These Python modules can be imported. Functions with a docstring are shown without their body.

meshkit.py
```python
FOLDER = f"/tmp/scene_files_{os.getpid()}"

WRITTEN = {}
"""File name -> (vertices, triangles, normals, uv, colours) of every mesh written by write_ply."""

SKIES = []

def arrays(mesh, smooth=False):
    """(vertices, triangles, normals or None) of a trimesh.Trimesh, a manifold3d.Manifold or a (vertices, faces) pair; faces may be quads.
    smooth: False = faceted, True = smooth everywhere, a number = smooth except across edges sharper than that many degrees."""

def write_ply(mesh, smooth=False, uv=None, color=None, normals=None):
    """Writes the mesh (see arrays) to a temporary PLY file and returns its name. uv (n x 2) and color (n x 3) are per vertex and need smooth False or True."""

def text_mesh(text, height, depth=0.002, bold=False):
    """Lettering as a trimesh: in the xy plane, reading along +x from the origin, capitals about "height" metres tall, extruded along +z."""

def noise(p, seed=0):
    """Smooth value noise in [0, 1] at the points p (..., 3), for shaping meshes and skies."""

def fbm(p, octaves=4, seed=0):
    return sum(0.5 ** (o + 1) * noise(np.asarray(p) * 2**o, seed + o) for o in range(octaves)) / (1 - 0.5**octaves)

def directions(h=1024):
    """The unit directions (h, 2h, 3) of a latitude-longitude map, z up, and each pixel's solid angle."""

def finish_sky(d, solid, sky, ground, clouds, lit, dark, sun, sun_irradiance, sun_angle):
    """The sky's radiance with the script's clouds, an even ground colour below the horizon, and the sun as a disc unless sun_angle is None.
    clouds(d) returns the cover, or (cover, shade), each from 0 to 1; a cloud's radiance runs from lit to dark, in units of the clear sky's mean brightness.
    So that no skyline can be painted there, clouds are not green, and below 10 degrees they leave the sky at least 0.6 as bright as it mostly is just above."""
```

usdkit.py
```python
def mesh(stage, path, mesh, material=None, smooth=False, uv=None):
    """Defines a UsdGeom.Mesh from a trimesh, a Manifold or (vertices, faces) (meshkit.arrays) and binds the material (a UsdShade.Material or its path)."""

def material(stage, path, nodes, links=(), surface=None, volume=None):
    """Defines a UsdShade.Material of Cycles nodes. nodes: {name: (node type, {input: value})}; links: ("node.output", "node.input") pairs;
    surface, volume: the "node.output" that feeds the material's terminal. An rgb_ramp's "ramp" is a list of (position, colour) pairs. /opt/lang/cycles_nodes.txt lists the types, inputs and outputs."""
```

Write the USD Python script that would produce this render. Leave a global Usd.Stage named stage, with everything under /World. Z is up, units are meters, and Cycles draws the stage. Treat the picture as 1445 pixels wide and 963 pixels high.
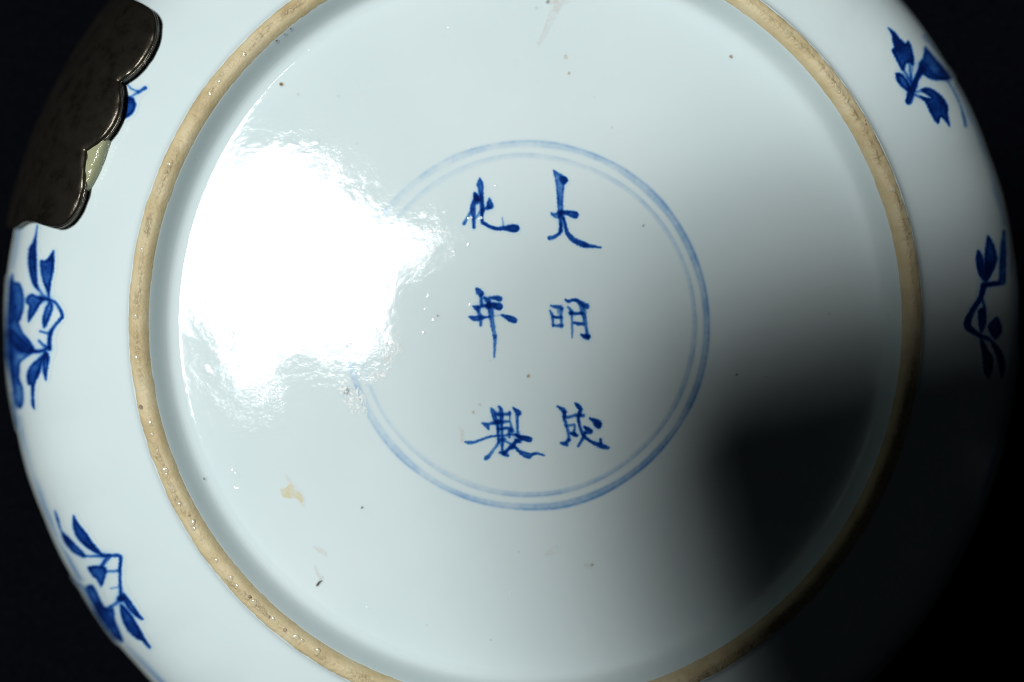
import math, random
import numpy as np
import usdkit
from scipy.interpolate import PchipInterpolator
from pxr import Usd, UsdGeom, UsdLux, UsdShade, Gf, Sdf, Vt

rng = np.random.default_rng(7)
random.seed(7)
stage = Usd.Stage.CreateInMemory()
UsdGeom.SetStageUpAxis(stage, UsdGeom.Tokens.z)
UsdGeom.SetStageMetersPerUnit(stage, 1.0)
UsdGeom.Xform.Define(stage, '/World')
UsdGeom.Scope.Define(stage, '/World/Looks')

# lengths below are in units of U metres (0.22 mm); z = 0 is the crest of the foot ring
U = 0.00022
CAM_H = 1500.0           # camera above the crest
TABLE = -206.0           # table top below the crest
LIFT = -TABLE * U
CX, CY = 722.5, 481.5

def W(x, y, z):
    return Gf.Vec3d(float(x) * U, float(y) * U, float(z) * U + LIFT)

# ------------------------------------------------------------------ camera
cam = UsdGeom.Camera.Define(stage, '/World/camera')
cam.AddTranslateOp().Set(W(0, 0, CAM_H))
cam.CreateHorizontalApertureAttr(36.0)
cam.CreateVerticalApertureAttr(36.0 * 682 / 1024)
cam.CreateFocalLengthAttr(36.0 * CAM_H / 1445.0)
cam.CreateClippingRangeAttr(Gf.Vec2f(0.01, 50.0))
cam.CreateFStopAttr(1.8)
cam.CreateFocusDistanceAttr((CAM_H + 20) * U)
cam.CreateExposureAttr(0.0)

# ------------------------------------------------------------------ shape of the dish
RING_C = np.array([19.0, 26.0])      # foot ring centre
RIM_C = np.array([0.0, 26.0])        # rim centre: the foot sits a little off centre
R_RIM = 799.0
# the inside of the ring, from the crest inwards: (radius as seen from the camera, slope up to there)
steps = [(545.5, .12), (542, .42), (538.5, .8), (535, 1.15), (531.5, 1.5), (528, 1.75), (524, 1.95), (519, 1.95), (514, 1.65), (509, 1.2), (504, .75), (499, .38), (493, .16), (485, .06)]
inner, seen, m_old = [(549.5, 0.0)], 549.5, 0.0
for r_seen, m in steps:
    m *= 1.2; mm = (m + m_old) / 2; m_old = m
    dr = (seen - r_seen) / (1 + 0.353 * mm); seen = r_seen
    inner.append((inner[-1][0] - dr, inner[-1][1] - mm * dr))
SPLIT = 5                                       # bare biscuit down to here, glaze below
R_GL, Z_GL = inner[SPLIT]
base_pts = inner[SPLIT:][::-1]
Z_BASE = base_pts[0][1] - 0.25
base_pts = [(0, Z_BASE), (250, Z_BASE), (base_pts[0][0] - 40, Z_BASE)] + base_pts
base_prof = PchipInterpolator([p[0] for p in base_pts], [p[1] for p in base_pts])
ring_pts = [(R_GL - 3, Z_GL - 8)] + inner[:SPLIT + 1][::-1] + [(553.5, -0.5), (557.5, -2.0), (561, -5), (563.3, -10), (563.8, -22)]

def wall_prof(r):
    s = np.clip((r - 560) / (R_RIM - 560), -0.1, 1.1)
    return -14 - 44 * s - 118 * np.sign(s) * np.abs(s) ** 3.2 + 7 * np.exp(-np.maximum(r - 563.5, 0) / 5.0)

def centre(r):
    t = np.clip((r - 565) / (R_RIM - 565), 0, 1)[..., None]
    return RING_C * (1 - t) + RIM_C * t

def ellip(r):
    return 1.008 - 0.008 * np.clip((r - 565) / (R_RIM - 565), 0, 1)

def radius_of(x, y):
    r = np.hypot(x - RING_C[0], y - RING_C[1])
    for _ in range(7):
        c = centre(r)
        r = np.hypot(x - c[..., 0], (y - c[..., 1]) / ellip(r))
    return r

def xy_of(r, th):
    r = np.asarray(r, float); c = centre(r)
    return c[..., 0] + r * np.cos(th), c[..., 1] + r * np.sin(th) * ellip(r)

def sstep(a, b, x):
    t = np.clip((x - a) / (b - a), 0, 1)
    return t * t * (3 - 2 * t)

# the glazed base is slightly uneven: a shallow hollow left of the mark
HOL = np.array([430 - CX, CY - 395.0])
_rho = np.linspace(0, 420, 800)
MAG = 1.0
_slope = _rho * (1 - 1 / MAG) / 3080 * (1 - sstep(190, 420, _rho))
_h = np.concatenate([[0], np.cumsum((_slope[1:] + _slope[:-1]) / 2 * np.diff(_rho))]); _h -= _h[-1]

def flute(r, th):
    a = 3.8 * sstep(585, 700, r)
    w = th * 34 / (2 * np.pi) + 0.13 * np.sin(3 * th + 1)
    tri = np.abs((w % 1.0) - 0.5) * 2
    return a * (0.35 - np.sqrt((tri - 0.0) ** 2 + 0.02)) + 1.2 * sstep(570, 640, r) * np.sin(5 * th + 0.6)

def base_z(x, y, r=None):
    if r is None: r = radius_of(x, y)
    rho = np.hypot(x - HOL[0], y - HOL[1])
    return base_prof(np.clip(r, 0, R_GL)) + np.interp(rho, _rho, _h) + 7.0 * np.clip(1 - (r / 500) ** 2, 0, 1)

def surf_z(x, y):
    r = radius_of(x, y)
    c = centre(r)
    th = np.arctan2(y - c[..., 1], x - c[..., 0])
    zb = base_z(x, y, r)
    zw = wall_prof(r) + flute(r, th)
    return np.where(r < R_GL + 1, zb, zw)

def surf_n(x, y, e=0.8):
    gx = (surf_z(x + e, y) - surf_z(x - e, y)) / (2 * e)
    gy = (surf_z(x, y + e) - surf_z(x, y - e)) / (2 * e)
    n = np.stack([-gx, -gy, np.ones_like(gx)], -1)
    return n / np.linalg.norm(n, axis=-1, keepdims=True)

def on_surface(px, py, zf=surf_z, lo=-215.0):
    """where the point seen at photo position (px, py) lies on the dish"""
    dx, dy = (np.asarray(px, float) - CX) / CAM_H, (CY - np.asarray(py, float)) / CAM_H
    a, b = np.full(dx.shape, lo), np.full(dx.shape, 5.0)
    for _ in range(36):
        m = (a + b) / 2; d = CAM_H - m
        above = m > zf(dx * d, dy * d)
        b = np.where(above, m, b); a = np.where(above, a, m)
    z = (a + b) / 2
    return np.stack([dx * (CAM_H - z), dy * (CAM_H - z), z], -1)

# ------------------------------------------------------------------ light: one patch of bright light, high up on the left
LAMP_R = 8500.0
LAMP_I = 43.0
def mirror_dir(px, py):
    p = on_surface(np.array([px]), np.array([py]))[0]
    n = surf_n(np.array([p[0]]), np.array([p[1]]))[0]
    v = np.array([0, 0, CAM_H]) - p; v /= np.linalg.norm(v)
    return p, 2 * n.dot(v) * n - v
glints = [(360, 330, 66), (354, 392, 72), (400, 300, 76), (440, 352, 90), (498, 402, 54), (478, 440, 60), (402, 430, 58), (346, 434, 38), (350, 515, 22), (360, 552, 11), (545, 346, 25), (586, 358, 22), (616, 366, 14), (633, 373, 8)]
_p, _l = mirror_dir(430, 395)
LAMP_C = _p + _l * LAMP_R
for k, (gx, gy, gr) in enumerate(glints):
    gr *= 0.94; p, l = mirror_dir(gx, gy)
    q = p + l * (LAMP_R + 4 * k)
    spread = []
    for ox, oy in ((12, 0), (0, 12), (0, -12)):
        p2, l2 = mirror_dir(gx + ox, gy + oy)
        q2 = p2 + l2 * ((q[2] - p2[2]) / l2[2]); spread.append(np.linalg.norm(q2 - q) * gr / 12)
    L = UsdLux.DiskLight.Define(stage, '/World/lamp' + ('' if k == 0 else f'_{k:03d}'))
    L.CreateRadiusAttr(float(np.mean(spread)) * U)
    L.CreateIntensityAttr(LAMP_I)
    L.CreateColorAttr(Gf.Vec3f(1.0, 1.0, 1.0))
    L.AddTranslateOp().Set(W(*q))
    aim = np.array([0, 26, -40]) - q; aim /= np.linalg.norm(aim)
    L.AddOrientOp().Set(Gf.Quatf(Gf.Rotation(Gf.Vec3d(0, 0, -1), Gf.Vec3d(*map(float, aim))).GetQuat()))

# a very weak even light from the dark surroundings
dome = UsdLux.DomeLight.Define(stage, '/World/surroundings')
dome.CreateIntensityAttr(0.0015)
dome.CreateColorAttr(Gf.Vec3f(0.8, 0.9, 1.0))

# ------------------------------------------------------------------ materials
def mat(name, *a, **k):
    return usdkit.material(stage, '/World/Looks/' + name, *a, **k)

GLAZE = (0.66, 0.735, 0.745)
def glaze_nodes(extra_color=None):
    n = {
        'g': ('geometry', {}),
        'tn': ('noise_texture', {'scale': 22.0, 'detail': 3.0}),
        'tr': ('rgb_ramp', {'ramp': [(0.3, (0.612, 0.732, 0.738)), (0.7, (0.645, 0.752, 0.756))]}),
        'w1': ('noise_texture', {'scale': 115.0, 'detail': 1.0}),
        'w2': ('noise_texture', {'scale': 420.0, 'detail': 2.0, 'roughness': 0.6}),
        'vp': ('voronoi_texture', {'scale': 150.0}),
        'vs': ('separate_color', {}),
        'vd': ('map_range', {'value': 1, 'from_min': 0.0, 'from_max': 0.075, 'to_min': 1.0, 'to_max': 0.0, 'clamp': True, 'range_type': 'smoothstep'}),
        'vt': ('math', {'math_type': 'greater_than', 'value2': 0.86}),
        'vm': ('math', {'math_type': 'multiply'}),
        'b1': ('bump', {'strength': 1.0, 'distance': 0.00022 * 0.34}),
        'b2': ('bump', {'strength': 1.0, 'distance': 0.00022 * 0.125}),
        'b3': ('bump', {'strength': 1.0, 'distance': 0.00022 * 0.35}),
        'p': ('principled_bsdf', {'roughness': 0.055, 'ior': 1.5, 'base_color': GLAZE}),
    }
    l = [('g.position', x + '.vector') for x in ('tn', 'w1', 'w2', 'vp')]
    l += [('tn.fac', 'tr.fac'), ('w1.fac', 'b1.height'), ('w2.fac', 'b2.height'), ('b1.normal', 'b2.normal'),
          ('vp.distance', 'vd.value'), ('vp.color', 'vs.color'), ('vs.r', 'vt.value1'), ('vt.value', 'vm.value1'), ('vd.result', 'vm.value2'),
          ('vm.value', 'b3.height'), ('b2.normal', 'b3.normal'), ('b3.normal', 'p.normal')]
    return n, l

n, l = glaze_nodes()
M_GLAZE = mat('glaze', n, l + [('tr.color', 'p.base_color')], surface='p.BSDF')
n, l = glaze_nodes()
n['ai'] = ('attribute', {'attribute': 'ink'}); n['at'] = ('attribute', {'attribute': 'tint'}); n['mx'] = ('mix', {'mix_type': 'mix'})
M_PAINT = mat('painted_glaze', n, l + [('ai.fac', 'mx.fac'), ('tr.color', 'mx.color1'), ('at.color', 'mx.color2'), ('mx.color', 'p.base_color')], surface='p.BSDF')

M_RING = mat('biscuit', {
    'g': ('geometry', {}), 'cr': ('attribute', {'attribute': 'crest'}),
    'n1': ('noise_texture', {'scale': 90.0, 'detail': 4.0, 'roughness': 0.6}),
    'r1': ('rgb_ramp', {'ramp': [(0.25, (0.46, 0.365, 0.19)), (0.5, (0.58, 0.495, 0.29)), (0.75, (0.63, 0.56, 0.37))]}),
    'n2': ('noise_texture', {'scale': 520.0, 'detail': 3.0, 'roughness': 0.65}),
    'r2': ('map_range', {'from_min': 0.50, 'from_max': 0.68, 'to_min': 0.0, 'to_max': 0.65, 'clamp': True}),
    'pm': ('math', {'math_type': 'multiply', 'use_clamp': True}),
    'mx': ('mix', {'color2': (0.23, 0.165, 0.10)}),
    'n3': ('noise_texture', {'scale': 1100.0, 'detail': 4.0}),
    'hm': ('math', {'math_type': 'multiply_add', 'value2': 2.2, 'value3': 0.45}),
    'hh': ('math', {'math_type': 'multiply'}),
    'bp': ('bump', {'strength': 1.0, 'distance': 0.00022 * 2.0}),
    'rr': ('map_range', {'value': 0, 'from_min': 0.0, 'from_max': 1.0, 'to_min': 0.6, 'to_max': 0.13, 'clamp': True}),
    'p': ('principled_bsdf', {'roughness': 0.4, 'specular_ior_level': 0.4})},
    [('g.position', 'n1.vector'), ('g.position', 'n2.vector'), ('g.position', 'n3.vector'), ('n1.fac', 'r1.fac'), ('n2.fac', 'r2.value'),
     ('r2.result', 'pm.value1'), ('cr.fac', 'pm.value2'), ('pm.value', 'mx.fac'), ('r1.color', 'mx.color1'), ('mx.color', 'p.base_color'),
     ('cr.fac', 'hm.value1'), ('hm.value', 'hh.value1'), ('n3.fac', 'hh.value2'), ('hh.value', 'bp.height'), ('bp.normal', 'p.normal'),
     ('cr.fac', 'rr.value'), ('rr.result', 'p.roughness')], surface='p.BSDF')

M_BEAD = mat('glassy_bead', {'p': ('principled_bsdf', {'base_color': (0.55, 0.49, 0.33), 'roughness': 0.08, 'ior': 1.6})}, surface='p.BSDF')
M_CHIP = mat('chip', {'g': ('geometry', {}), 'n': ('noise_texture', {'scale': 1500.0}),
    'r': ('rgb_ramp', {'ramp': [(0.3, (0.17, 0.12, 0.08)), (0.7, (0.42, 0.34, 0.24))]}), 'p': ('principled_bsdf', {'roughness': 0.4})},
    [('g.position', 'n.vector'), ('n.fac', 'r.fac'), ('r.color', 'p.base_color')], surface='p.BSDF')

M_METAL = mat('tarnished_metal', {
    'g': ('geometry', {}),
    'n1': ('noise_texture', {'scale': 160.0, 'detail': 6.0, 'roughness': 0.65}),
    'r1': ('rgb_ramp', {'ramp': [(0.30, (0.026, 0.022, 0.017)), (0.48, (0.056, 0.050, 0.038)), (0.75, (0.075, 0.068, 0.052))]}),
    'n2': ('noise_texture', {'scale': 700.0, 'detail': 4.0}),
    'bp': ('bump', {'strength': 1.0, 'distance': 0.00022 * 0.35}),
    'p': ('principled_bsdf', {'metallic': 0.85, 'roughness': 0.32, 'specular_ior_level': 0.4})},
    [('g.position', 'n1.vector'), ('g.position', 'n2.vector'), ('n1.fac', 'r1.fac'), ('r1.color', 'p.base_color'), ('n2.fac', 'bp.height'), ('bp.normal', 'p.normal')], surface='p.BSDF')
M_EDGE = mat('worn_metal_edge', {
    'g': ('geometry', {}), 'n2': ('noise_texture', {'scale': 900.0, 'detail': 3.0}), 'bp': ('bump', {'strength': 1.0, 'distance': 0.00022 * 0.6}),
    'p': ('principled_bsdf', {'metallic': 0.9, 'roughness': 0.3, 'base_color': (0.09, 0.08, 0.06)})},
    [('g.position', 'n2.vector'), ('n2.fac', 'bp.height'), ('bp.normal', 'p.normal')], surface='p.BSDF')
M_GLUE = mat('yellowed_glue', {
    'g': ('geometry', {}), 'n': ('noise_texture', {'scale': 900.0, 'detail': 2.0}), 'bp': ('bump', {'strength': 1.0, 'distance': 0.00022 * 1.3}),
    'p': ('principled_bsdf', {'base_color': (0.40, 0.42, 0.25), 'roughness': 0.1, 'transmission_weight': 0.15})},
    [('g.position', 'n.vector'), ('n.fac', 'bp.height'), ('bp.normal', 'p.normal')], surface='p.BSDF')
M_CLOTH = mat('black_cloth', {
    'g': ('geometry', {}), 'n': ('noise_texture', {'scale': 900.0, 'detail': 4.0}),
    'r': ('rgb_ramp', {'ramp': [(0.3, (0.0012, 0.0014, 0.0022)), (0.7, (0.003, 0.0034, 0.005))]}),
    'bp': ('bump', {'strength': 0.6, 'distance': 0.0003}),
    'p': ('principled_bsdf', {'roughness': 1.0, 'specular_ior_level': 0.0})},
    [('g.position', 'n.vector'), ('n.fac', 'r.fac'), ('r.color', 'p.base_color'), ('n.fac', 'bp.height'), ('bp.normal', 'p.normal')], surface='p.BSDF')
M_BLACK = mat('black_plastic', {'p': ('principled_bsdf', {'base_color': (0.006, 0.006, 0.006), 'roughness': 0.6, 'specular_ior_level': 0.2})}, surface='p.BSDF')

# ------------------------------------------------------------------ scene helpers
T = Sdf.ValueTypeNames
used = {}
def numbered(path):
    k = used.get(path, 0); used[path] = k + 1
    return path if k == 0 else f'{path}_{k:03d}'

def tag(prim, label=None, cat=None, group=None, kind=None):
    for k, v in (('label', label), ('category', cat), ('group', group), ('kind', kind)):
        if v: prim.SetCustomDataByKey(k, v)

def thing(name, label, cat, group=None):
    x = UsdGeom.Xform.Define(stage, numbered('/World/' + name))
    x.AddTranslateOp().Set(Gf.Vec3d(0, 0, 0))
    tag(x.GetPrim(), label, cat, group)
    return x.GetPrim()

def put(parent, name, v, f, material, n=None, label=None, attrs=None, smooth=True):
    path = numbered((str(parent.GetPath()) if parent else '/World') + '/' + name)
    v = np.asarray(v, float) * U; v[:, 2] += LIFT
    f = np.asarray(f, int)
    m = usdkit.mesh(stage, path, (v, f), material, smooth=True if (smooth and n is None) else False)
    if n is not None:
        m.CreateNormalsAttr(Vt.Vec3fArray.FromNumpy(np.asarray(n, np.float32))); m.SetNormalsInterpolation('vertex')
    for k, a in (attrs or {}).items():
        pv = UsdGeom.PrimvarsAPI(m).CreatePrimvar(k, T.Color3fArray if a.ndim == 2 else T.FloatArray, 'vertex')
        pv.Set((Vt.Vec3fArray if a.ndim == 2 else Vt.FloatArray).FromNumpy(np.ascontiguousarray(a, np.float32)))
    if label: tag(m.GetPrim(), label)
    return m.GetPrim()

def grid_faces(rows, cols, wrap=False):
    i = np.arange(rows - 1)[:, None]; c = cols if wrap else cols - 1
    j = np.arange(c)[None, :]; j2 = (j + 1) % cols
    a, b, d, e = i * cols + j, i * cols + j2, (i + 1) * cols + j, (i + 1) * cols + j2
    return np.concatenate([np.stack([a, d, b], -1).reshape(-1, 3), np.stack([b, d, e], -1).reshape(-1, 3)])

def vnoise(x, y, seed, cell):
    """smooth value noise in -1..1"""
    g = np.random.default_rng(seed).uniform(-1, 1, (64, 64))
    x, y = np.asarray(x) / cell, np.asarray(y) / cell
    i, j = np.floor(x).astype(int), np.floor(y).astype(int); u, v = x - i, y - j
    u, v = u * u * (3 - 2 * u), v * v * (3 - 2 * v)
    G = lambda a, b: g[a % 64, b % 64]
    return (G(i, j) * (1 - u) + G(i + 1, j) * u) * (1 - v) + (G(i, j + 1) * (1 - u) + G(i + 1, j + 1) * u) * v

# ------------------------------------------------------------------ the setting: black cloth under the dish
gx, gy = np.meshgrid(np.linspace(-3000, 3000, 61), np.linspace(-3000, 3000, 61))
gz = TABLE + 0 * gx
far = np.clip((np.hypot(gx, gy) - 950) / 400, 0, 1)
gz = gz - 2 + 1.5 * vnoise(gx, gy, 3, 260) * far
cl = put(None, 'tabletop', np.stack([gx, gy, gz], -1).reshape(-1, 3), grid_faces(61, 61)[:, ::-1], M_CLOTH)
tag(cl, kind='structure')

# ------------------------------------------------------------------ the dish
dish = thing('porcelain_dish', 'upturned white porcelain dish with blue flower sprays and a six character mark', 'dish')
NT = 720
th = np.linspace(0, 2 * np.pi, NT, endpoint=False)

# base: recessed glazed disc with its rounded inner wall
rows = np.concatenate([[0.01], np.arange(8, 484, 7), np.arange(486, R_GL - 0.3, 1.2), [R_GL]])
R, TH = np.meshgrid(rows, th, indexing='ij')
x, y = xy_of(R, TH)
nrm = surf_n(x, y, 0.6); 
e = 0.6
bx = (base_z(x + e, y) - base_z(x - e, y)) / (2 * e); by = (base_z(x, y + e) - base_z(x, y - e)) / (2 * e)
nrm = np.stack([-bx, -by, np.ones_like(bx)], -1); nrm /= np.linalg.norm(nrm, axis=-1, keepdims=True)
f = grid_faces(len(rows), NT, True)
put(dish, 'base', np.stack([x, y, base_z(x, y, R)], -1).reshape(-1, 3), f, M_GLAZE, n=nrm.reshape(-1, 3))

# outer wall, lip and the hollow side underneath
rw = np.concatenate([[561.5, 562.5], np.arange(563.5, 575, 1.2), np.arange(575.5, 790, 4.0), np.linspace(790, R_RIM, 6)])
R, TH = np.meshgrid(rw, th, indexing='ij')
x, y = xy_of(R, TH)
z = wall_prof(R) + flute(R, TH)
zl = z[-1]
P = [np.stack([x, y, z], -1)]
for dr, dz in ((2.2, -5), (3.0, -10), (2.4, -15), (0, -19), (-3.5, -20), (-7, -17)):
    xx, yy = xy_of(np.full(NT, R_RIM + dr), th); P.append(np.stack([xx, yy, zl + dz], -1)[None])
for r in (770, 735, 690, 640, 590, 540, 400, 200, 0.5):
    xx, yy = xy_of(np.full(NT, float(r)), th)
    zz = wall_prof(np.array(r * 1.0)) - 14 if r > 560 else -70.0
    P.append(np.stack([xx, yy, np.full(NT, min(float(zz), -62.0))], -1)[None])
V = np.concatenate(P).reshape(-1, 3)
f = grid_faces(len(V) // NT, NT, True)
put(dish, 'rim_wall', V, f, M_GLAZE)

# foot ring: bare biscuit, slightly rough, with small chips
rp = np.array(ring_pts, float)
tt = np.linspace(0, len(rp) - 1, 34)
rr, zz = PchipInterpolator(np.arange(len(rp)), rp[:, 0])(tt), PchipInterpolator(np.arange(len(rp)), rp[:, 1])(tt)
th2 = np.linspace(0, 2 * np.pi, 2160, endpoint=False)
Rg, THg = np.meshgrid(rr, th2, indexing='ij'); Zg = np.repeat(zz[:, None], len(th2), 1)
wob = 0.8 * vnoise(THg * 540 % 3393, Rg, 11, 53) * 0 + 0.45 * vnoise(560 * np.cos(THg), 560 * np.sin(THg), 12, 23) + 0.35 * vnoise(560 * np.cos(THg), 560 * np.sin(THg) + 3 * Zg, 13, 6)
bite = np.maximum(0, vnoise(560 * np.cos(THg), 560 * np.sin(THg), 14, 9) - 0.62) * 6 * np.exp(-((Rg - 551) / 8) ** 2)
ca_, sa_ = 560 * np.cos(THg), 560 * np.sin(THg)
crest = np.exp(-((Rg - 549.5 - 2.5 * vnoise(ca_, sa_, 15, 60)) / 3.6) ** 2) * np.clip(0.55 + 0.5 * vnoise(ca_, sa_, 16, 34) + 0.3 * vnoise(ca_, sa_, 17, 11), 0, 1)
edge_dirt = np.exp(-((Rg - 561.5) / 2.2) ** 2) * np.clip(0.3 + 0.8 * vnoise(ca_, sa_, 18, 21), 0, 1)
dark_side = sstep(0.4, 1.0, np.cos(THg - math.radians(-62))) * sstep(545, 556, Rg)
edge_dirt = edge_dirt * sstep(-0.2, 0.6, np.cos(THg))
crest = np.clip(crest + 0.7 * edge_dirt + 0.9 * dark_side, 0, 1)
pit = np.maximum(0, vnoise(ca_ + 3 * Rg, sa_ - 2 * Rg, 19, 3.2) - 0.45) * 2.2 * crest
bite = bite + pit
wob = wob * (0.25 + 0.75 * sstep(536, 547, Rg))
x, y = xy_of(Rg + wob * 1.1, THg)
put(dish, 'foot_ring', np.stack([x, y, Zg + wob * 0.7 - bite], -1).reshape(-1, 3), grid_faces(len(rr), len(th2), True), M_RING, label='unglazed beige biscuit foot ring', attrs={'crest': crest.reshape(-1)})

# ------------------------------------------------------------------ brushwork: shapes in photo pixels, laid on the glaze
def seg_d(px, py, a, b):
    ax, ay, aw = a; bx, by, bw = b
    dx, dy = bx - ax, by - ay
    t = np.clip(((px - ax) * dx + (py - ay) * dy) / max(dx * dx + dy * dy, 1e-9), 0, 1)
    return np.hypot(px - ax - t * dx, py - ay - t * dy) - (aw + t * (bw - aw)) / 2

def chaikin(pts, n=2, closed=False):
    p = np.array(pts, float)
    for _ in range(n):
        if closed:
            q = np.roll(p, -1, 0); p = np.stack([0.75 * p + 0.25 * q, 0.25 * p + 0.75 * q], 1).reshape(-1, p.shape[1])
        else:
            q = np.stack([0.75 * p[:-1] + 0.25 * p[1:], 0.25 * p[:-1] + 0.75 * p[1:]], 1).reshape(-1, p.shape[1]); p = np.vstack([p[:1], q, p[-1:]])
    return p

def flow(p, closed=False, n=4, tight=0.5):
    """a smooth curve through all the points"""
    q = np.vstack([p[-1:], p, p[:2]]) if closed else np.vstack([p[:1], p, p[-1:]])
    out = []
    for a, b, c, d in zip(q[:-3], q[1:-2], q[2:-1], q[3:]):
        m0, m1 = (c - a) * tight / 2, (d - b) * tight / 2
        for t in np.arange(n) / n:
            out.append((2 * t**3 - 3 * t**2 + 1) * b + (t**3 - 2 * t**2 + t) * m0 * 1.6 + (3 * t**2 - 2 * t**3) * c + (t**3 - t**2) * m1 * 1.6)
    if not closed: out.append(p[-1])
    return np.array(out)

def poly_d(px, py, pts):
    d = np.full(px.shape, 1e9); inside = np.zeros(px.shape, bool)
    for (x0, y0), (x1, y1) in zip(pts, np.roll(pts, -1, 0)):
        d = np.minimum(d, seg_d(px, py, (x0, y0, 0), (x1, y1, 0)))
        c = ((y0 > py) != (y1 > py)) & (px < (x1 - x0) * (py - y0) / (y1 - y0 + 1e-12) + x0)
        inside ^= c
    return np.where(inside, -d, d)

INK_AT = np.array([0, 0.2, 0.4, 0.6, 0.8, 1.0])
INK_RGB = np.array([(0.37, 0.57, 0.71), (0.28, 0.47, 0.65), (0.115, 0.275, 0.53), (0.026, 0.120, 0.40), (0.006, 0.045, 0.245), (0.002, 0.010, 0.085)])

def decal(name, shapes, tf, step=0.7, soft=1.3, seed=1, parent=None, label=None, rgb=None, wash=0.10, pool=0.0):
    """shapes: ('s', tone, [(x, y, width)...]) brush strokes or ('p', tone, [(x, y)...]) filled shapes in the local frame tf = (x0, y0, scale)"""
    x0, y0, sc = tf
    todo = []
    for kind, tone, pts in shapes:
        p = np.array(pts, float).copy()
        p[:, 0] = x0 + p[:, 0] / sc; p[:, 1] = y0 + p[:, 1] / sc
        if kind == 's':
            p[:, 2] *= 1.06 / sc; p = flow(p) if len(p) > 2 else p
        else:
            p = flow(p, True)
        todo.append((kind, tone, p))
    xs = np.concatenate([p[:, 0] for _, _, p in todo]); ys = np.concatenate([p[:, 1] for _, _, p in todo])
    m = 5 + max([p[:, 2].max() / 2 if k == 's' else 0 for k, _, p in todo])
    GX, GY = np.meshgrid(np.arange(xs.min() - m, xs.max() + m, step), np.arange(ys.min() - m, ys.max() + m, step))
    jx = GX + 0.5 * vnoise(GX, GY, seed + 50, 2.3); jy = GY + 0.5 * vnoise(GX, GY, seed + 51, 2.3)
    left = np.ones_like(GX)
    for k, (kind, tone, p) in enumerate(todo):
        if kind == 's':
            d = np.full(GX.shape, 1e9)
            for a, b in zip(p[:-1], p[1:]): d = np.minimum(d, seg_d(jx, jy, a, b))
        else:
            d = poly_d(jx, jy, p)
        a = 1 - sstep(-soft, soft, d)
        halo = 0.14 * np.exp(-np.maximum(d, 0) / (1.6 * soft)) * (d > -soft)
        t = tone + wash * vnoise(GX, GY, seed + 3 * k, 7) + 0.6 * wash * vnoise(GX, GY, seed + 3 * k + 1, 2.6)
        if pool: t = t + pool * (np.exp(-((d + 2.2) / 1.6) ** 2) - 0.35) + 0.22 * vnoise(GX, GY, seed + 3 * k + 2, 14)
        left *= 1 - np.clip(0.78 * a * t + halo * min(tone, 1), 0, 0.97)
    ink = 1 - left
    if rgb is None:
        tint = np.stack([np.interp(ink, INK_AT, c) for c in INK_RGB.T], -1)
        cover = sstep(0.0, 0.34, ink)
    else:
        tint = np.broadcast_to(np.array(rgb, float), ink.shape + (3,)).copy(); cover = np.clip(ink, 0, 1)
    return lay(name, GX, GY, cover, tint, parent, label, lift=0.30 if rgb is None else 0.42)

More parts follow.
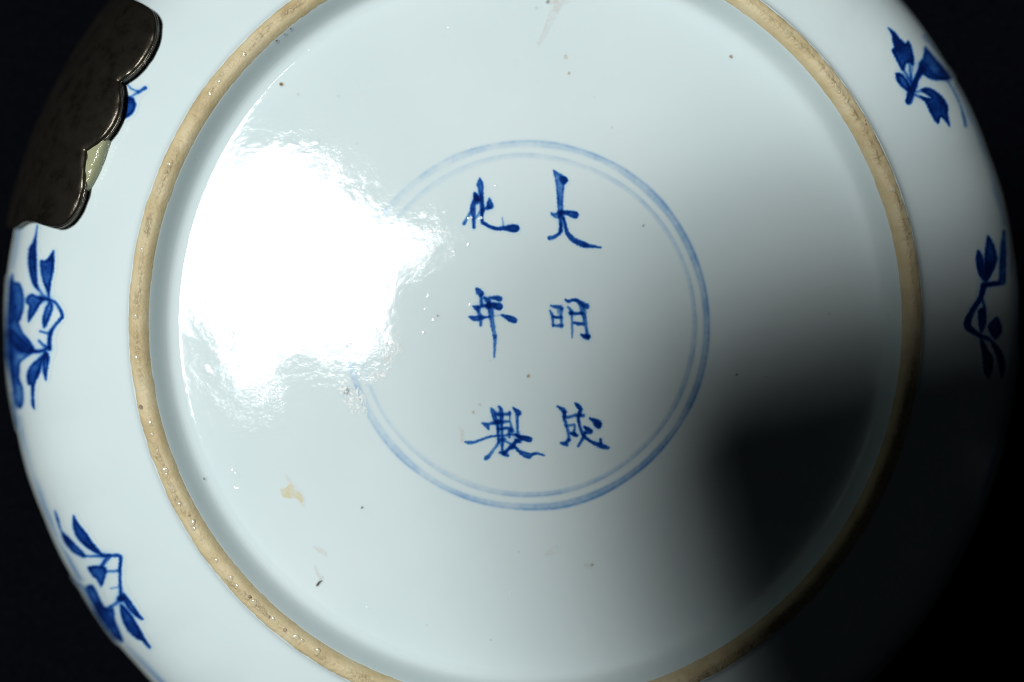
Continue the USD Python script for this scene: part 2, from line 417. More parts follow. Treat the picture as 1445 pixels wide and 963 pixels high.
def lay(name, GX, GY, cover, tint, parent=None, label=None, lift=0.16):
    f = grid_faces(*GX.shape)
    keep = cover.ravel()[f].max(1) > 0.05
    f = f[keep][:, ::-1]
    idx, inv = np.unique(f, return_inverse=True); f = inv.reshape(-1, 3)
    P = on_surface(GX.ravel()[idx], GY.ravel()[idx])
    n = surf_n(P[:, 0], P[:, 1])
    P = P + n * lift
    a, b, c = P[f[:, 0]], P[f[:, 1]], P[f[:, 2]]
    if np.cross(b - a, c - a)[:, 2].mean() < 0: f = f[:, ::-1]
    return put(parent or dish, name, P, f, M_PAINT, n=n, label=label, attrs={'ink': cover.ravel()[idx], 'tint': tint.reshape(-1, 3)[idx]})

# the double ring round the mark
MX, MY = 744.0, 459.5
for name, rad, w, tone, seed, lab in (('ring_line', 254.0, 12.0, 0.215, 21, 'outer pale blue line of the double ring'), ('ring_line', 236.5, 9.0, 0.165, 22, 'inner pale blue line of the double ring')):
    t_ = np.linspace(0, 2 * np.pi, 1801); r_ = np.arange(rad - w, rad + w + 0.1, 0.8)
    RR, TT = np.meshgrid(r_, t_, indexing='ij')
    GX, GY = MX + RR * np.cos(TT), MY - RR * np.sin(TT) * 1.012
    wv = w * (1 + 0.22 * vnoise(GX, GY, seed, 70)); off = 1.1 * vnoise(GX, GY, seed + 5, 90)
    d = np.abs(RR - rad - off) - wv / 2
    a = 1 - sstep(-3.6, 3.0, d)
    edge = 0.25 * np.exp(-((RR - rad - off - wv * 0.25) / 2.0) ** 2)
    t = tone * (1 + 0.34 * np.cos(TT + 0.5) + 0.22 * vnoise(GX, GY, seed + 1, 24) + 0.12 * vnoise(GX, GY, seed + 2, 5)) * (1 + edge)
    ink = a * t
    tint = np.stack([np.interp(ink, INK_AT, c) for c in INK_RGB.T], -1)
    lay(name, GX, GY, sstep(0, 0.42, ink), tint, label=lab)

S, Pg = 's', 'p'
chars = [
 ('left column, top character of the blue mark', (640, 240, 9.63), [
  (S, .95, [(357,120,18),(362,200,85),(368,250,68),(376,350,52),(383,450,48),(390,550,46),(383,650,36),(395,710,40),(420,732,38),(500,775,40),(580,798,44),(660,795,46),(740,790,64),(800,795,98),(845,795,88)]),
  (S, .6, [(740,790,50),(800,795,85),(845,795,70)]),
  (S, .95, [(487,395,22),(490,440,58),(495,488,85)]), (S, .7, [(470,515,50),(430,530,34),(398,552,34)]),
  (S, 1.0, [(288,325,34),(308,370,72),(325,405,72)]), (S, .7, [(318,385,55),(328,400,45)]),
  (S, .85, [(285,410,44),(262,500,60),(262,550,62),(272,650,42),(275,780,36)]),
  (S, .62, [(255,540,42),(205,620,32),(143,728,42)]), (S, .5, [(300,655,26),(345,595,24),(372,545,22)]), (S, .4, [(300,455,40),(345,440,26)]),
  (S, .38, [(660,645,12),(672,720,22),(680,775,34)])]),
 ('right column, top character of the blue mark', (760, 230, 7.41), [
  (Pg, .78, [(153,78),(182,88),(245,130),(300,165),(306,190),(270,222),(264,300),(257,400),(252,520),(242,640),(236,720),(214,722),(218,640),(206,560),(198,450),(190,330),(176,200)]),
  (S, .85, [(235,160,30),(262,182,70),(272,188,55)]),
  (S, .85, [(132,528,12),(175,553,44),(210,545,56),(240,525,48),(290,520,34),(330,532,56),(375,545,70),(388,546,58)]),
  (S, .5, [(225,510,40),(245,525,45),(310,520,26)]),
  (S, .75, [(235,640,28),(232,715,30),(205,750,28),(155,780,32),(118,787,42)]),
  (S, .8, [(255,570,26),(275,640,30),(300,730,38),(350,795,50),(420,835,56),(480,858,54),(550,872,30),(648,886,16)]),
  (S, .35, [(350,795,30),(420,835,36),(500,860,40)])]),
 ('left column, middle character of the blue mark', (650, 395, 8.02), [
  (S, .95, [(183,105,28),(210,140,62),(230,158,58)]), (S, .65, [(230,180,32),(238,290,30)]),
  (S, .8, [(270,205,26),(305,230,48),(322,255,38)]), (S, .95, [(335,205,26),(390,205,40),(440,215,56)]),
  (S, .9, [(142,303,16),(188,322,52),(200,352,34)]), (S, .85, [(200,315,30),(235,298,32),(275,295,34),(315,300,48)]),
  (S, .95, [(318,298,66),(370,290,56),(430,302,74),(442,304,64)]), (S, .6, [(345,290,36),(385,290,36)]),
  (S, .72, [(322,270,36),(340,330,56),(348,420,52),(362,500,48),(376,580,42),(388,650,38)]), (S, .5, [(388,640,38),(386,750,30),(380,872,18)]),
  (S, .85, [(97,418,12),(138,435,46),(180,440,52),(228,430,50),(275,425,22),(330,420,14)]), (S, .6, [(205,378,30),(225,430,46),(228,515,26)]),
  (S, .42, [(370,408,12),(470,402,12)]), (S, .9, [(470,402,14),(505,418,36),(560,440,62),(605,460,62)])]),
 ('right column, middle character of the blue mark', (765, 410, 12.04), [
  (S, .85, [(148,262,28),(230,280,54),(310,282,48),(336,312,44)]), (S, .62, [(328,320,52),(320,420,44),(328,500,44),(332,600,44)]), (S, .3, [(285,320,60),(280,380,50)]),
  (S, .7, [(135,350,24),(163,410,38),(180,450,36),(180,520,36),(186,600,30)]), (S, .8, [(180,450,30),(250,460,42),(322,455,38)]), (S, .8, [(188,592,28),(260,600,40),(322,606,56)]),
  (S, .85, [(398,162,28),(450,188,44),(520,163,40),(590,176,52),(650,210,56),(720,255,76),(758,270,82)]), (S, .55, [(715,260,60),(755,272,70)]),
  (S, .75, [(650,220,60),(690,330,82),(710,420,74),(726,520,60),(745,620,46),(765,730,46),(772,770,56)]),
  (S, .95, [(662,752,16),(720,780,64),(772,792,86)]), (S, .5, [(730,780,40),(775,790,60)]),
  (S, .7, [(438,286,26),(480,330,46),(500,380,52)]), (S, .52, [(500,380,44),(505,460,38),(508,560,36),(512,700,34),(508,805,14)]),
  (S, .8, [(480,388,48),(560,397,44),(640,390,48),(690,395,46)]), (S, .85, [(538,548,26),(620,570,50),(705,570,44)])]),
 ('left column, bottom character of the blue mark', (645, 560, 9.63), [
  (S, .85, [(466,165,26),(490,210,56),(515,300,52),(545,350,52),(555,440,32),(560,540,28),(566,625,26)]), (S, .8, [(530,225,34),(550,242,40)]),
  (S, .75, [(572,138,30),(600,180,46),(600,240,54),(602,340,40),(608,440,30),(615,540,30),(618,590,44),(612,700,30),(628,765,34)]),
  (S, .72, [(560,240,42),(640,240,28),(700,236,46),(712,222,36)]),
  (S, .9, [(346,362,16),(398,388,54),(425,432,30)]), (S, .72, [(430,372,28),(500,355,38),(560,345,50),(640,340,30),(710,340,22)]), (S, .4, [(530,345,46),(590,342,46)]),
  (S, .5, [(715,215,26),(720,320,20),(740,420,36),(746,468,50)]),
  (S, .78, [(552,442,26),(620,436,26),(680,424,30),(738,455,54)]), (S, .75, [(706,480,36),(710,545,28)]),
  (S, .85, [(765,150,16),(815,200,54),(842,226,56)]), (S, .62, [(818,250,40),(820,400,30),(828,515,32)]),
  (S, .72, [(90,608,16),(160,626,40),(240,615,32),(340,580,30),(430,548,28),(530,532,22),(640,530,20),(720,512,22),(800,520,28)]),
  (S, .95, [(800,520,28),(860,550,52),(920,568,66),(985,582,66)]),
  (S, .52, [(560,635,34),(490,730,36),(440,800,48),(395,836,56)]), (S, .3, [(400,830,50),(430,815,50)]),
  (S, .88, [(585,758,26),(640,770,54),(685,802,30)]), (S, .8, [(640,770,38),(700,710,38),(746,680,58),(790,620,42),(830,600,52)]),
  (S, .55, [(800,590,40),(850,600,50),(860,560,40)]), (S, .6, [(580,590,44),(640,580,44),(650,600,24),(720,640,22),(790,690,24)]),
  (S, .88, [(790,690,24),(850,745,40),(920,785,68),(975,802,74),(1012,788,42),(1080,772,28),(1180,796,16)])]),
 ('right column, bottom character of the blue mark', (775, 560, 11.33), [
  (S, .8, [(140,160,32),(210,205,62),(248,240,56)]), (S, .78, [(235,255,52),(250,380,48),(280,480,44),(305,580,38),(310,690,40)]),
  (S, .82, [(190,742,24),(250,755,60),(280,772,40)]), (S, .7, [(312,690,44),(272,740,40)]),
  (S, .8, [(245,320,38),(310,330,36),(400,300,38),(470,297,54),(545,300,48)]), (S, .5, [(430,300,40),(500,298,44)]),
  (S, .8, [(420,108,28),(470,160,66),(502,200,58),(482,260,48),(465,340,46),(480,440,40),(510,540,40),(555,630,42),(630,695,40),(720,745,48),(800,775,64),(870,800,64),(935,816,52)]),
  (S, .5, [(740,755,30),(830,785,50),(900,805,44)]), (S, .8, [(820,685,36),(825,750,40)]),
  (S, .7, [(288,460,30),(350,460,30),(400,450,26),(405,500,26),(395,560,28)]), (S, .95, [(345,582,26),(400,600,62),(442,622,34)]),
  (S, .8, [(565,485,30),(620,530,72),(660,560,60),(580,580,40)]), (S, .72, [(575,570,40),(550,640,40),(510,720,36),(462,788,40)]),
  (S, .95, [(655,350,30),(720,385,68),(775,435,114),(786,462,88)]), (S, .8, [(750,420,50),(785,450,80)])]),
]
for k, (lab, tf, sh) in enumerate(chars):
    decal('character', sh, tf, step=0.62, soft=2.1, seed=100 + 17 * k, label=lab, wash=0.12, pool=0.06)

I1 = (0, 0, 1)
sprays = [
 ('flower spray at the left edge below the metal mount', I1, [
  (Pg, .95, [(53,318),(51.5,340),(51.5,362),(53,400),(56,410),(48,404),(43,390),(40,372),(41,352),(46,343),(50,333)]),
  (S, .55, [(52,403,3),(60,416,3),(69,423,3.5)]),
  (Pg, .92, [(76,354),(76,380),(72,400),(69,424),(66,410),(60,395),(57,375),(58,368),(64,368),(70,363)]),
  (Pg, .9, [(37,421),(44,415),(52,418),(62,423),(56,431),(48,445),(40,455),(40,440),(41,432),(37,427)]),
  (Pg, .85, [(70,425),(75,432),(72,445),(66,459),(62,463),(60,452),(63,438)]),
  (S, .75, [(58,421,6),(68,423,3.5),(78,427,3),(85,437,3.5),(88,447,4),(80,457,3.5),(72,469,4.5),(70,480,4.5),(70,492,5)]),
  (S, .6, [(57,468,2.2),(64,470,2.5),(70,471,4)]), (S, .6, [(55,481,2),(61,487,2.6),(67,491,4)]), (S, .8, [(43,495,5),(57,496,4),(68,491,4)]),
  (Pg, .72, [(22,398),(28,400),(33,412),(34,432),(30,450),(27,455),(33,470),(45,485),(48,495),(40,503),(30,511),(28,520),(28,535),(32,545),(34,560),(32,573),(27,577),(22,568),(18,550),(15,530),(13,500),(11,460),(11,440),(12,420),(14,398),(18,386),(20,398)]),
  (S, .75, [(16,470,10),(30,488,16),(42,494,10)]), (S, .5, [(14,455,8),(14,500,10),(19,530,8)]),(S, .45, [(15,395,3),(17,430,9),(16,450,10)]),
  (Pg, .9, [(61,502),(57,525),(50,541),(48,558),(49,577),(45,570),(44,545),(40,543),(38,530),(42,518),(52,508)]),
  (Pg, .8, [(64,495),(70,505),(67,525),(65,537),(61,525),(60,505)]),
  (S, .42, [(19,555,4),(21,575,3),(26,605,2)])]),
 ('flower spray at the lower left edge', (60, 700, 4.187), [
  (Pg, .9, [(73,85),(97,140),(112,200),(150,240),(200,290),(255,350),(235,360),(180,332),(140,287),(118,245),(112,215),(93,170)]),
  (S, .6, [(245,356,9),(370,357,10)]),
  (Pg, .95, [(185,115),(215,165),(260,220),(300,280),(355,347),(330,345),(270,310),(215,260),(188,210),(180,160)]),
  (S, .75, [(350,350,16),(400,353,13),(460,357,20),(458,430,15),(460,520,14),(466,605,20)]),
  (S, .7, [(390,360,24),(360,400,20),(350,415,16)]), (S, .55, [(375,447,12),(458,443,14)]), (S, .4, [(406,546,8),(462,535,10)]),
  (Pg, .88, [(268,422),(320,413),(358,415),(377,430),(372,480),(350,535),(335,517),(318,487),(298,475)]),
  (S, .9, [(455,605,26),(470,605,34)]), (S, .6, [(462,615,20),(430,640,14),(380,668,16)]),
  (Pg, .85, [(478,575),(520,620),(560,680),(596,727),(575,727),(520,682),(485,628)]),
  (Pg, .95, [(462,640),(490,660),(530,710),(572,780),(605,838),(640,893),(625,897),(590,857),(555,842),(510,802),(475,740),(460,680)]),
  (Pg, .8, [(258,538),(297,528),(327,580),(362,650),(392,668),(420,665),(432,740),(457,800),(480,858),(465,862),(430,842),(395,800),(355,750),(318,690),(288,620)]),
  (S, .5, [(330,640,30),(370,700,40),(420,770,30)]),(S, .35, [(180,480,10),(240,540,14),(290,620,10)])]),
 ('leafy spray at the upper right edge', (1240, 20, 5.35), [
  (Pg, 1.05, [(72,106),(120,140),(160,190),(200,225),(220,203),(246,250),(264,330),(258,385),(235,372),(205,377),(185,430),(150,382),(125,332),(100,275),(115,255),(106,200),(97,150)]),
  (S, .6, [(185,420,14),(220,480,12),(245,525,16)]), (S, .6, [(235,380,16),(238,460,12),(248,520,16)]), (S, .4, [(258,380,10),(245,470,8)]),
  (Pg, 1.0, [(130,447),(175,455),(215,500),(245,565),(222,585),(180,557),(145,517),(130,480)]),
  (S, 1.0, [(226,660,44),(245,590,46),(262,550,44),(285,490,34),(325,420,46)]),
  (Pg, 1.02, [(318,575),(370,558),(430,585),(490,640),(520,700),(520,760),(534,848),(495,800),(467,782),(450,828),(418,800),(385,740),(350,665),(312,625),(350,632),(392,632)]),
  (S, .5, [(268,590,10),(330,583,14)]), (S, .55, [(268,608,10),(340,642,14)]),
  (Pg, .85, [(305,370),(335,330),(348,245),(395,300),(475,390),(545,485),(480,500),(400,497),(345,462),(308,430)]),
  (S, .5, [(340,390,50),(420,470,30),(500,490,20)]),
  (S, .38, [(515,500,14),(570,590,18),(620,700,22),(655,845,26)])]),
 ('dim flower spray at the right edge in the shade', (1340, 320, 4.38), [
  (Pg, 1.0, [(235,55),(275,120),(292,200),(270,270),(225,345),(213,300),(217,180)]), (Pg, .95, [(175,145),(207,200),(216,335),(180,292),(163,210)]),
  (S, .9, [(210,370,30),(190,440,26),(140,520,26),(110,590,38),(118,628,36),(180,670,22),(240,695,16)]), (S, .85, [(210,362,26),(300,350,24)]), (S, .6, [(200,450,14),(215,500,14),(215,560,16)]),
  (Pg, .95, [(178,520),(215,508),(222,600),(195,655),(180,600)]), (Pg, .95, [(238,620),(292,558),(322,640),(280,695)]),
  (Pg, .95, [(188,680),(230,750),(267,830),(242,935),(215,900),(204,800)]), (Pg, .95, [(250,700),(312,760),(342,850),(320,935),(290,800)]),
  (S, .7, [(335,30,20),(330,150,36),(325,340,40)])]),
 ('blue bud and twig beside the metal mount', (150, 90, 9.63), [
  (Pg, 1.0, [(150,470),(300,448),(362,470),(402,550),(372,660),(300,722),(230,745),(120,700)]),
  (S, .42, [(330,455,26),(440,388,30)]), (S, .62, [(440,388,26),(530,332,42)]), (S, .4, [(430,378,22),(330,335,22),(255,210,26)])]),
]
for k, (lab, tf, sh) in enumerate(sprays):
    sh = [(a_, t_ * 1.2, p_) for a_, t_, p_ in sh]
    decal('painted_spray', sh, tf, step=0.75, soft=2.7, seed=300 + 23 * k, label=lab, wash=0.10, pool=0.17)

# a thin blue line painted round the very edge
RR, TT = np.meshgrid(np.arange(699.0, 711.4, 0.8), np.linspace(math.radians(135), math.radians(395), 900), indexing='ij')
GX, GY = CX + RR * np.cos(TT), CY - 26 - RR * np.sin(TT)
ink = 0.42 * sstep(699, 709, RR + 2.5 * vnoise(GX, GY, 77, 30)) * (0.72 + 0.28 * vnoise(GX, GY, 78, 60))
lay('edge_line', GX, GY, sstep(0, 0.45, ink), np.stack([np.interp(ink, INK_AT, c) for c in INK_RGB.T], -1), label='thin smudged blue line along the rim')

# kiln specks and grime on the glaze
specks = [(397,119,5.5,(0.20,0.13,0.06),.95),(746,531,5,(0.36,0.20,0.06),.75),(1031,80,4.5,(0.28,0.17,0.07),.8),(908,319,3.8,(0.25,0.30,0.36),.7),(511,716,3,(0.07,0.06,0.05),.95),
          (668,582,4,(0.36,0.24,0.12),.5),(677,571,3,(0.36,0.24,0.12),.4),(618,446,3.6,(0.20,0.24,0.24),.7),(798,80,7,(0.42,0.38,0.26),.55),(803,103,3.6,(0.36,0.25,0.15),.6),
          (773,3,4,(0.42,0.27,0.20),.6),(757,11,4,(0.45,0.38,0.30),.4),(1040,529,3,(0.10,0.10,0.09),.7),(836,797,4,(0.30,0.24,0.15),.5),(288,676,2.6,(0.10,0.10,0.08),.8),(455,815,2.6,(0.3,0.2,0.12),.5),(390,58,3,(0.10,0.08,0.06),.8),(410,41,2.8,(0.08,0.07,0.06),.9),(402,49,2.4,(0.14,0.11,0.08),.7)]
for k in range(18):
    a_, r_ = rng.uniform(0, 6.283), 480 * math.sqrt(rng.uniform(0.02, 1))
    specks.append((742 + r_ * math.cos(a_), 455 + r_ * math.sin(a_), rng.uniform(1.3, 2.2), (0.36, 0.34, 0.28), rng.uniform(0.15, 0.5)))
for k, (sx, sy, sd, col, to) in enumerate(specks):
    decal('speck', [(S, to * 1.2, [(sx, sy, sd * .8), (sx + rng.uniform(-1, 1.4), sy + rng.uniform(-1, 1.4), sd * .55)])], I1, step=0.5, soft=1.1, seed=500 + k, rgb=col, wash=0.15)
stains = [
 ('yellowish flake of grime below the bright reflection', (380, 660, 5.35), (0.62,0.58,0.38), [(Pg, .8, [(90,180),(130,150),(165,120),(190,160),(240,195),(258,240),(245,262),(200,230),(150,232),(110,222)]), (S, .5, [(120,65,8),(150,105,12),(180,145,14)]), (S, .5, [(235,250,14),(252,290,10)]), (S, .9, [(88,168,9),(98,172,12)])]),
 ('dark sliver of grit on the lower glaze', (380, 660, 5.35), (0.06,0.042,0.03), [(S, 1.2, [(362,892,10),(378,868,16),(395,855,8)])]),
 ('faint brown smear on the lower glaze', (380, 660, 5.35), (0.55,0.46,0.36), [(S, .3, [(335,600,14),(380,625,26),(425,660,16)]), (S, .35, [(340,745,10),(360,795,10),(380,835,12)])]),
 ('faint brown smear at the top of the base', (740, 0, 5.56), (0.52,0.47,0.42), [(S, .32, [(280,0,70),(220,110,50),(160,250,30),(110,340,26)]), (S, .3, [(190,15,26),(330,15,24)])]),
 ('faint stain below the mark', I1, (0.52,0.47,0.40), [(S, .32, [(772,782,6),(783,776,9)]), (S, .25, [(826,797,5),(832,801,6)])]),
 ('faint stain left of the lower character', I1, (0.55,0.46,0.36), [(S, .32, [(649,604,3),(652,610,4),(652,622,4)])]),
]
for k, (lab, tf, col, sh) in enumerate(stains):
    decal('stain', sh, tf, step=0.6, soft=1.3, seed=600 + 9 * k, rgb=col, label=lab, wash=0.3)

# grainy scuffs at the edge of the reflection
for k, (sx, sy, a, b, ang) in enumerate([(552, 497, 17, 26, 0.3), (500, 566, 14, 26, -0.45), (533, 532, 10, 16, 0.9), (486, 548, 9, 14, 0.2)]):
    GX, GY = np.meshgrid(np.arange(sx - 34, sx + 34, 0.6), np.arange(sy - 34, sy + 34, 0.6))
    c, s = math.cos(ang), math.sin(ang)
    u, v = (GX - sx) * c + (GY - sy) * s, -(GX - sx) * s + (GY - sy) * c
    body = 1 - sstep(0.3, 1.1, np.hypot(u / a, v / b) + 0.35 * vnoise(GX, GY, 700 + k, 9))
    g1, g2 = vnoise(GX, GY, 710 + k, 2.4), vnoise(GX, GY, 720 + k, 1.7)
    grain = sstep(0.0, 0.5, g1 * 0.7 + g2 * 0.5)
    dark = (g2 < -0.62)[..., None]
    tint = np.where(dark, np.array([0.60, 0.58, 0.48]), np.array([0.90, 0.91, 0.88])) * np.ones(GX.shape + (3,))
    lay('scuff', GX, GY, body * 0.9 * np.maximum(grain, dark[..., 0] * .7), tint, label='grainy pale scuff in the glaze', lift=0.55)

def lump(cx, cy, cz, sx, sy, sz, seed):
    import trimesh
    m = trimesh.creation.icosphere(2); v = np.array(m.vertices)
    v *= (1 + 0.3 * vnoise(v[:, 0] * 9 + 20, v[:, 1] * 9 + v[:, 2] * 7 + 20, seed, 6))[:, None]
    return v * [sx, sy, sz] + [cx, cy, cz], m.faces

# tiny glaze blisters that catch the light
for k, (bx_, by_, br) in enumerate([(328, 668, 7), (333, 690, 3.2), (663, 308, 3.4), (678, 308, 3.2), (661, 345, 2.2), (641, 355, 2.2), (292, 523, 7), (700, 262, 1.8), (518, 858, 2.4), (800, 572, 3), (605, 418, 2.4), (598, 470, 2.6), (612, 452, 2.2), (410, 203, 8), (432, 218, 5), (446, 200, 4), (664, 430, 2.6), (507, 529, 2.4)]):
    an = np.linspace(0, 2 * np.pi, 24, endpoint=False); rs = np.array([0.001, .15, .3, .45, .6, .75, .9, 1.0])
    A, B = np.meshgrid(rs, an, indexing='ij')
    wob = 1 + 0.25 * np.sin(2 * B + k) + 0.15 * np.sin(3 * B + 2 * k)
    P_ = on_surface(bx_ + br * A * wob * np.cos(B) * 1.25, by_ + br * A * wob * np.sin(B))
    P_[..., 2] += (0.06 + 0.035 * br) * (1 - A ** 2) ** 1.5 * (1.6 if br < 4 else 1.0) + 0.2
    put(dish, 'blister', P_.reshape(-1, 3), grid_faces(8, 24, True)[:, ::-1], M_GLAZE)

# glassy beads stuck along the crest of the foot ring
for k, (ax, ay, s_) in enumerate([(231,664,1.9),(233,671,1.3),(241,690,1.6),(252,712,1.4),(267,741,2.6),(270,748,1.6),(281,763,1.3),(305,792,1.5),(326,816,1.9),(336,826,1.3),(358,850,2.0),(384,876,1.5),(416,902,1.9),(424,908,1.4),(446,923,2.2),(187,447,2.0),(190,505,1.4),(201,600,1.6),(212,640,1.4),(208,615,1.2),(286,124,1.3),(298,105,1.6),(331,64,1.4),(1259,268,2.0),(1108,46,1.5),(196,350,1.3),(236,230,1.4)]):
    dx, dy = ax - CX - RING_C[0], CY - ay - RING_C[1]
    q_ = (550.5 + rng.uniform(-1.5, 1.5)) / math.hypot(dx, dy)
    v, f = lump(RING_C[0] + dx * q_, RING_C[1] + dy * q_ * 1.0, -0.1, 2.1 * s_, 2.1 * s_, 0.5 * s_, 900 + k)
    put(dish, 'bead', v, f, M_BEAD)

# chips and kiln grit clinging to the foot ring
for k, (ax, ay, s) in enumerate([(1108,28,4),(1114,31,3),(1146,61,4),(1150,66,3.5),(1226,168,4),(1222,176,3),(199,575,4),(186,353,2.6),(1283,330,2.6),(266,728,3),(352,843,3.6),(380,871,3.2),(402,889,4),(345,838,3)]):
    dx, dy = ax - CX, CY - ay
    rr_ = math.hypot(dx - RING_C[0], dy - RING_C[1]); q_ = min(1, 557.0 / rr_)
    dx, dy = RING_C[0] + (dx - RING_C[0]) * q_, RING_C[1] + (dy - RING_C[1]) * q_
    v, f = lump(dx, dy, -5.0 if rr_ > 556 else -2.2, s, s * .8, s * .8, 800 + k)
    put(dish, 'grit', v, f, M_CHIP)

# ------------------------------------------------------------------ the metal mount clamped over the rim
import shapely.geometry as sg
from scipy.spatial import Delaunay
edge = [(174,-12),(190,1),(203,6),(215,14),(221,30),(219,54),(206,79),(190,99),(168,115),(171.5,135),(169,160),(156,185),(142,200),(121,213),(119.5,235),(119,262),(112,290),(98,312),(80,322),(60,318),(36,308),(18,322)]
def part_curve(p, cusps):
    out, start = [], 0
    for c in cusps + [len(p) - 1]:
        out.append(chaikin(p[start:c + 1], 3)); start = c
    return np.vstack([o if k == 0 else o[1:] for k, o in enumerate(out)])
E = part_curve(edge, [8, 13])
RM = 727.0
a0, a1 = math.atan2(455 - E[-1, 1], E[-1, 0] - CX), math.atan2(455 - E[0, 1], E[0, 0] - CX)
arc = np.array([(CX + RM * math.cos(a), 455 - RM * math.sin(a)) for a in np.linspace(a0, a1, 90)])
outline = sg.Polygon(np.vstack([E, arc])).buffer(0)

def mount_z(x, y):
    r = np.hypot(x - RIM_C[0], y - RIM_C[1])
    rt, r0 = 830.0, 778.0
    top = wall_prof(np.minimum(r, r0)) + 18
    m0 = (wall_prof(np.array(r0 + 1.0)) - wall_prof(np.array(r0 - 1.0))) / 2
    over = np.maximum(r - r0, 0)
    return np.where(r < rt, top + m0 * over, -400)
ring = np.array(outline.segmentize(1.6).exterior.coords)[:-1]
mnx, mny, mxx, mxy = outline.bounds
GX, GY = np.meshgrid(np.arange(mnx, mxx, 2.2), np.arange(mny, mxy, 2.2))
inner = outline.buffer(-0.9)
import shapely
ok = shapely.contains_xy(inner, GX.ravel(), GY.ravel())
pts = np.vstack([ring, np.stack([GX.ravel()[ok], GY.ravel()[ok]], 1)] + [np.array(outline.buffer(-d).segmentize(1.4).exterior.coords)[:-1] for d in (0.7, 1.5, 2.6, 4.0)])
tri = Delaunay(pts).simplices
cen = pts[tri].mean(1)
tri = tri[shapely.contains_xy(outline.buffer(0.02), cen[:, 0], cen[:, 1])]
free = sg.LineString(E)
dist = shapely.distance(free, shapely.points(pts))
bev = 8.0 * (1 + 0.45 * vnoise(pts[:, 0], pts[:, 1], 47, 12))
drop = 6.5 * (1 - np.sqrt(np.clip(1 - (1 - np.clip(dist / bev, 0, 1)) ** 2, 0, 1)))
Pm = on_surface(pts[:, 0], pts[:, 1], mount_z, lo=-206)
Pm[:, 2] -= drop
Pm[:, 2] += 0.8 * vnoise(pts[:, 0], pts[:, 1], 41, 26)
nb = len(ring)
top_ = Pm[:nb].copy(); low = Pm[:nb].copy(); on_rim = dist[:nb] > 4
low[:, 2] = np.where(on_rim, TABLE + 1, low[:, 2] - 15)
V = np.vstack([Pm, top_, low]); i = np.arange(nb); j = (i + 1) % nb; o = len(Pm)
skirt = np.vstack([np.stack([o + i, o + nb + i, o + j], 1), np.stack([o + j, o + nb + i, o + nb + j], 1)])
F = tri.copy()
a, b, c = V[F[:, 0]], V[F[:, 1]], V[F[:, 2]]
flip = np.cross(b - a, c - a)[:, 2] < 0
F[flip] = F[flip][:, ::-1]
mount = thing('metal_rim_mount', 'dark tarnished metal mount with scalloped edge clamped over the rim of the dish', 'mount')
rimmed = (dist[F].min(1) < 1.6)
put(mount, 'plate', V, np.vstack([F, skirt]), M_METAL)
# worn bright bead along the scalloped edge
def tube(path, rad, k=8):
    path = np.asarray(path); t = np.gradient(path, axis=0); t /= np.linalg.norm(t, axis=1, keepdims=True)
    up = np.array([0, 0, 1.0]); s = np.cross(t, up); s /= np.linalg.norm(s, axis=1, keepdims=True); u = np.cross(s, t)
    an = np.linspace(0, 2 * np.pi, k, endpoint=False)
    v = path[:, None] + rad[:, None, None] * (np.cos(an)[None, :, None] * s[:, None] + np.sin(an)[None, :, None] * u[:, None])
    return v.reshape(-1, 3), grid_faces(len(path), k, True)
El = np.array(sg.LineString(E[3:-3]).segmentize(1.5).coords)
Pe = on_surface(El[:, 0], El[:, 1], mount_z, lo=-206)
Pe[:, 2] -= 7.0
v, f = tube(Pe, 1.0 + 0.9 * vnoise(El[:, 0], El[:, 1], 43, 13))
put(mount, 'edge_bead', v, f, M_EDGE, label='worn brighter edge of the mount')
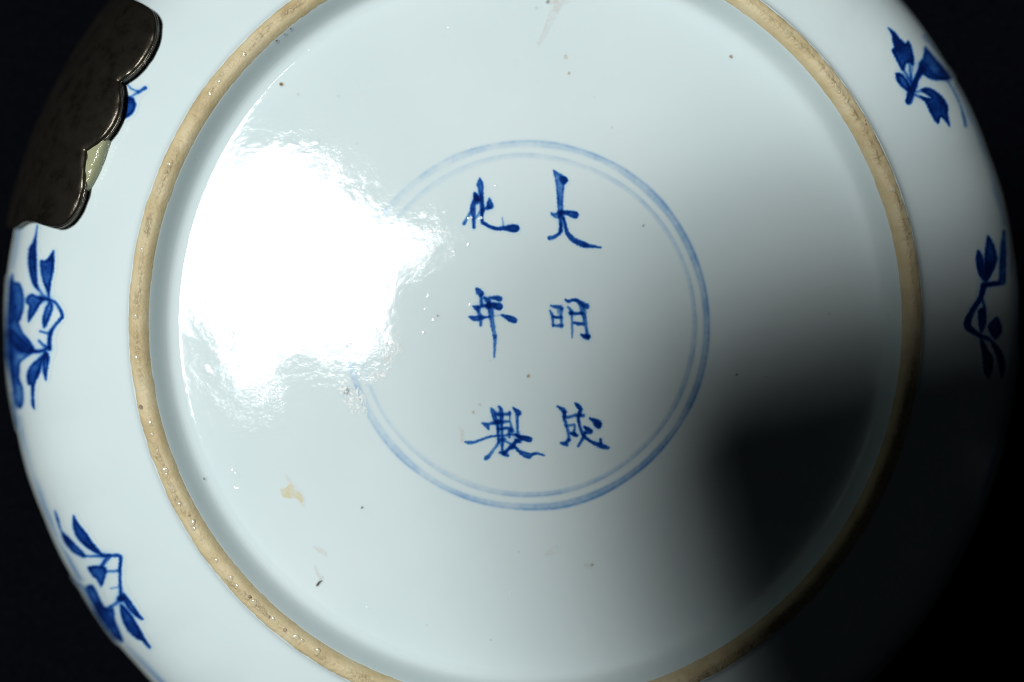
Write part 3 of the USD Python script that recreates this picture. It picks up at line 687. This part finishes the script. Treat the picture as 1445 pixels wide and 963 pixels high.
# old yellow glue squeezed out under the scallops
gl = sg.Polygon(chaikin([(150,194),(158,198),(153,212),(148,228),(142,243),(133,260),(124,274),(112,276),(108,250),(110,222),(118,208),(135,200)], 2, True))
gl2 = sg.Polygon(chaikin([(165,118),(171,120),(175,136),(173,160),(163,182),(152,196),(140,196),(150,180),(160,155)], 2, True))
for g, hgt in ((gl, 17.0), (gl2, 13.0)):
    mnx, mny, mxx, mxy = g.bounds
    ringp = np.array(g.segmentize(1.2).exterior.coords)[:-1]
    GX, GY = np.meshgrid(np.arange(mnx, mxx, 1.2), np.arange(mny, mxy, 1.2))
    ok = shapely.contains_xy(g.buffer(-0.5), GX.ravel(), GY.ravel())
    pts = np.vstack([ringp, np.stack([GX.ravel()[ok], GY.ravel()[ok]], 1)])
    tri = Delaunay(pts).simplices; cen = pts[tri].mean(1); tri = tri[shapely.contains_xy(g, cen[:, 0], cen[:, 1])]
    d = shapely.distance(g.exterior, shapely.points(pts))
    Pq = on_surface(pts[:, 0], pts[:, 1])
    Pq[:, 2] += -0.6 + hgt * np.sqrt(np.clip(1 - (1 - np.clip(d / 9, 0, 1)) ** 2, 0, 1)) * (1 + 0.25 * vnoise(pts[:, 0], pts[:, 1], 61, 9) * 0.5)
    a, b, c = Pq[tri[:, 0]], Pq[tri[:, 1]], Pq[tri[:, 2]]
    fl = np.cross(b - a, c - a)[:, 2] < 0; tri[fl] = tri[fl][:, ::-1]
    put(mount, 'glue', Pq, tri, M_GLUE, label='yellowed translucent glue under the scallops')

# ------------------------------------------------------------------ the camera held over the dish; only its shadow shows
import trimesh, manifold3d as m3
def rounded(sx, sy, sz, r):
    pts = [m3.Manifold.cylinder(sz, r, r, 40, True).translate([a * (sx / 2 - r), b * (sy / 2 - r), 0]) for a in (-1, 1) for b in (-1, 1)]
    m = m3.Manifold.batch_hull(pts).to_mesh()
    return np.array(m.vert_properties[:, :3]), np.array(m.tri_verts)
held = thing('held_camera', 'black camera held above the dish, out of the frame, that shades its lower right', 'camera')
c0 = np.array([233.5, -267.2, 1560.0])
prof = [(0, 0), (193, 0), (202, 8), (204, 20), (204, 190), (0, 190)]
lm = trimesh.creation.revolve(np.array(prof, float), sections=64)
put(held, 'lens_barrel', np.array(lm.vertices) + c0, lm.faces, M_BLACK, smooth=False)
def turned(v, a, x, y, z):
    c, q = math.cos(a), math.sin(a)
    return np.stack([v[:, 0] * c - v[:, 1] * q + x, v[:, 0] * q + v[:, 1] * c + y, v[:, 2] + z], 1)
v, f = rounded(1310, 800, 160, 230)
put(held, 'body', turned(v, -1.319, 20.3, -299.9, 1830), f, M_BLACK)
v, f = rounded(525, 355, 120, 170)
put(held, 'grip', turned(v, 0.0682, 418.1, 250.7, 1816), f, M_BLACK)
